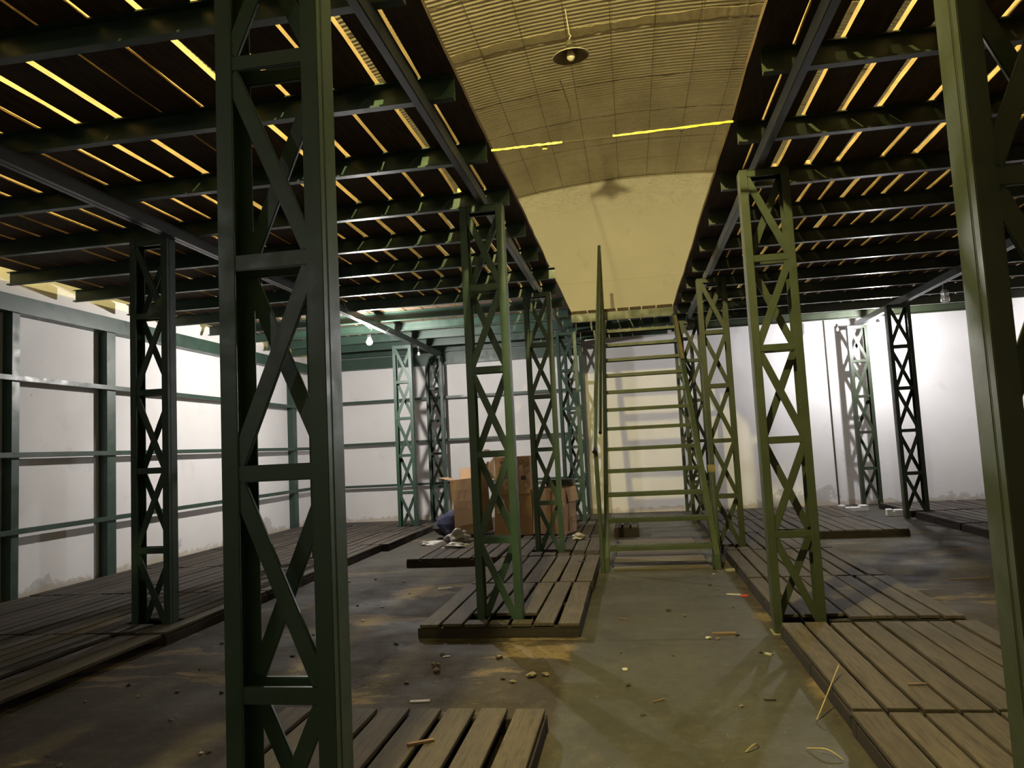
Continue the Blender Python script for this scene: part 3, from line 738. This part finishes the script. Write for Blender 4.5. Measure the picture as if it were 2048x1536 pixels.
def blob(name, c, r, mat, label, cat, group=None, seed=0, sub=3, jag=.35, flat=1.0):
    bm = bmesh.new(); bmesh.ops.create_icosphere(bm, subdivisions=sub, radius=1); R = random.Random(seed)
    ks = [(Vector((R.uniform(-1, 1), R.uniform(-1, 1), R.uniform(-1, 1))).normalized(), R.uniform(2, 7), R.uniform(0, 6)) for _ in range(9)]
    for q in bm.verts:
        s = 1+sum(math.sin(q.co.dot(k)*f_+p) for k, f_, p in ks)*jag/3; q.co = Vector((q.co.x*r[0]*s, q.co.y*r[1]*s, max(q.co.z*r[2]*s*flat, -r[2]*.8)))
    zmin = min(q.co.z for q in bm.verts)
    for q in bm.verts: q.co.z -= zmin
    me = bpy.data.meshes.new(name); bm.to_mesh(me); bm.free(); me.materials.append(M[mat])
    o = bpy.data.objects.new(name, me); COL.objects.link(o); o.location = c; return tag(o, label, cat, group)
blob('crumpled_plastic', (-2.48, 10.22, .102), (.13, .10, .09), 'plastic', 'ball of crumpled clear plastic at the foot of the leftmost cardboard box', 'plastic', seed=4, sub=4, jag=.5)
blob('crumpled_plastic', (-2.38, 9.62, .102), (.15, .06, .035), 'plastic', 'flat scrap of clear plastic on the pallet before the leftmost box', 'plastic', seed=5, sub=4, jag=.5)
blob('crumpled_plastic', (-.80, 10.05, .102), (.07, .05, .045), 'plastic', 'small twisted piece of plastic on the pallet left of the stairs', 'plastic', seed=6, jag=.5)
blob('crumpled_plastic', (-3.1, 10.72, .0), (.14, .05, .035), 'plastic', 'scrap of plastic on the bare floor between the left pallets and the boxes', 'plastic', seed=7, jag=.5)
blob('cloth_bundle', (-2.82, 11.15, .10), (.15, .13, .21), 'blue', 'dark blue cloth bundle behind the leftmost cardboard box', 'cloth', seed=8, jag=.3)
blob('plastic_bag', (-2.98, 11.55, .0), (.18, .2, .22), 'black', 'black plastic bag on the floor behind the leftmost cardboard box', 'bag', seed=9, jag=.3)
def styro(x, y, z, sx, sy, rz, label):
    root = empty('polystyrene_block', (x, y, z), label, 'packaging', rz=rz)
    MB().box(-sx/2, sx/2, -sy/2, sy/2, 0, .07).build('base', M['styro'], root, bevel=.008)
    MB().box(-sx/2, -sx/2+.09, -sy/2, sy/2, .068, .11).build('raised_end', M['styro'], root, bevel=.008)
    MB().box(sx/2-.13, sx/2, -sy/2, sy/2, .068, .10).build('raised_end', M['styro'], root, bevel=.008)
styro(3.66, 13.55, 0, .46, .17, .05, 'long white polystyrene block at the end of the far pallets, left of the pale column')
styro(4.02, 12.62, 0, .24, .16, -.1, 'white polystyrene block at the foot of the black-looking column')
# small litter on the floor
def chip(x, y, z, L, w, h, rz, mat, name, label, cat, group=None, rx=0):
    o = MB().box(-L/2, L/2, -w/2, w/2, 0, h).build(name, M[mat]); o.location = (x, y, z); o.rotation_euler = (rx, 0, rz); return tag(o, label, cat, group)
def straw(a, b, label):
    a, b = Vector(a), Vector(b); m = (a+b)/2+Vector((.01, 0, .02))
    tag(MB().tube([tuple(p) for p in smooth_path([a, m, b], 5)], [.003]*10+[.0015], 6).build('straw', M['straw']), label, 'straw')
straw((.785, 3.83, .006), (1.0, 4.22, .15), 'long pale straw leaning on the edge of the right pallet')
straw((.665, 3.50, .004), (.79, 3.38, .004), 'short pale straw on the bare floor near the bottom right pallet')
straw((.40, 3.45, .004), (.47, 3.52, .004), 'small curved straw on the aisle floor at the bottom of the picture')
chip(-1.25, 4.08, 0, .11, .03, .006, .15, 'paper', 'paper_scrap', 'white torn paper scrap on the floor behind the near wide-gapped pallet', 'paper')
chip(-1.32, 4.95, 0, .05, .02, .005, .3, 'paper', 'paper_scrap', 'tiny white paper scrap on the dark floor left of the tan patch', 'paper')
chip(-1.95, 7.35, 0, .14, .04, .006, .2, 'paper', 'paper_scrap', 'white paper scrap on the floor left of the second left column', 'paper')
chip(.79, 6.80, 0, .12, .04, .006, -.4, 'paper', 'paper_scrap', 'white wrapper scrap beside the right pallets near the stairs', 'paper')
chip(.87, 6.72, 0, .06, .04, .012, .3, 'red', 'red_wrapper', 'small red wrapper beside the right pallets near the stairs', 'wrapper')
chip(.76, 4.95, 0, .05, .018, .010, -.7, 'paper', 'paper_scrap', 'small white stub on the aisle floor near the right pallet corner', 'paper')
chip(.92, 8.0, 0, .10, .06, .02, .4, 'plastic', 'paper_scrap', 'pale plastic scrap at the right foot of the stairs', 'paper')
chip(.55, 5.47, 0, .16, .04, .01, .05, 'chip', 'wood_chip', 'flat wood splinter on the slab joint in the aisle', 'splinter')
chip(.05, 4.1, 0, .07, .012, .006, .6, 'chip', 'wood_chip', 'thin dark splinter in the middle of the aisle floor', 'splinter')
chip(.62, 4.12, 0, .06, .018, .008, .0, 'mud', 'wood_chip', 'short dark splinter beside a pale spot near the right pallets', 'splinter')
chip(1.32, 4.05, .102, .09, .014, .006, .1, 'chip', 'wood_chip', 'brown splinter lying on the right pallet near its far end', 'splinter')
chip(-1.0, 3.25, .102, .12, .018, .01, .5, 'chip', 'wood_chip', 'brown splinter lying on the wide-gapped near pallet', 'splinter')
chip(2.9, 7.3, 0, .35, .012, .008, .1, 'chip', 'wood_chip', 'long thin stick on the dark floor right of the pallets', 'splinter')
chip(-.16, 5.95, 0, .09, .014, .006, -.5, 'chip', 'wood_chip', 'thin splinter on the grey aisle floor before the stairs', 'splinter')
rp = random.Random(11)
def inpal(x, y): return (-1.9 < x < -.44 and (y < 3.75 or y > 5.3)) or x > .86 or x < -3.5 or (y > 8 and x < -1.5)
pts = []
while len(pts) < 62:
    x, y = rp.uniform(-3.3, .8), rp.uniform(3.0, 8.0)
    if not inpal(x, y): pts.append((x, y))
for k, (x, y) in enumerate(pts):
    r = rp.uniform(.006, .016); dark = rp.random() < .45; mt = 'mud' if dark else ('stone' if rp.random() < .8 else 'paper')
    where = 'aisle' if x > -.5 else 'floor left of the aisle'
    o = blob('pebble', (x, y, 0), (r*rp.uniform(1, 1.6), r, r*.6), mt, f'{"dark mud crumb" if dark else "pale crumb of mortar"} on the {where if where == "aisle" else where}', 'crumb', f'{"dark" if dark else "pale"} crumbs, {where}', seed=k, sub=1, jag=.3)
for k, (x, y, s) in enumerate(((-.68, 4.50, .024), (-.60, 4.53, .016), (-1.33, 4.72, .022), (-1.30, 4.62, .02), (-.95, 4.9, .018), (-1.36, 4.98, .012))):
    blob('mortar_lump', (x, y, 0), (s*1.3, s, s*.8), 'stone', ['largest mortar lump on the tan patch left of the aisle', 'smaller mortar lump beside the largest one on the tan patch', 'rounded lump on the dark floor, left one of a close pair', 'rounded lump on the dark floor, right one of a close pair', 'lump of mortar between the tan patch and the dark floor', 'tiny lump of mortar behind a close pair of lumps'][k], 'mortar lump', seed=k+90, sub=2)
# dark sheet standing in for a square hole and small turquoise cap on a stair tread
chip(-.62, 8.2, .1035, .09, .055, .002, .0, 'bearer', 'hole_patch', 'dark square patch on the slatted pallet left of the stair foot', 'patch')
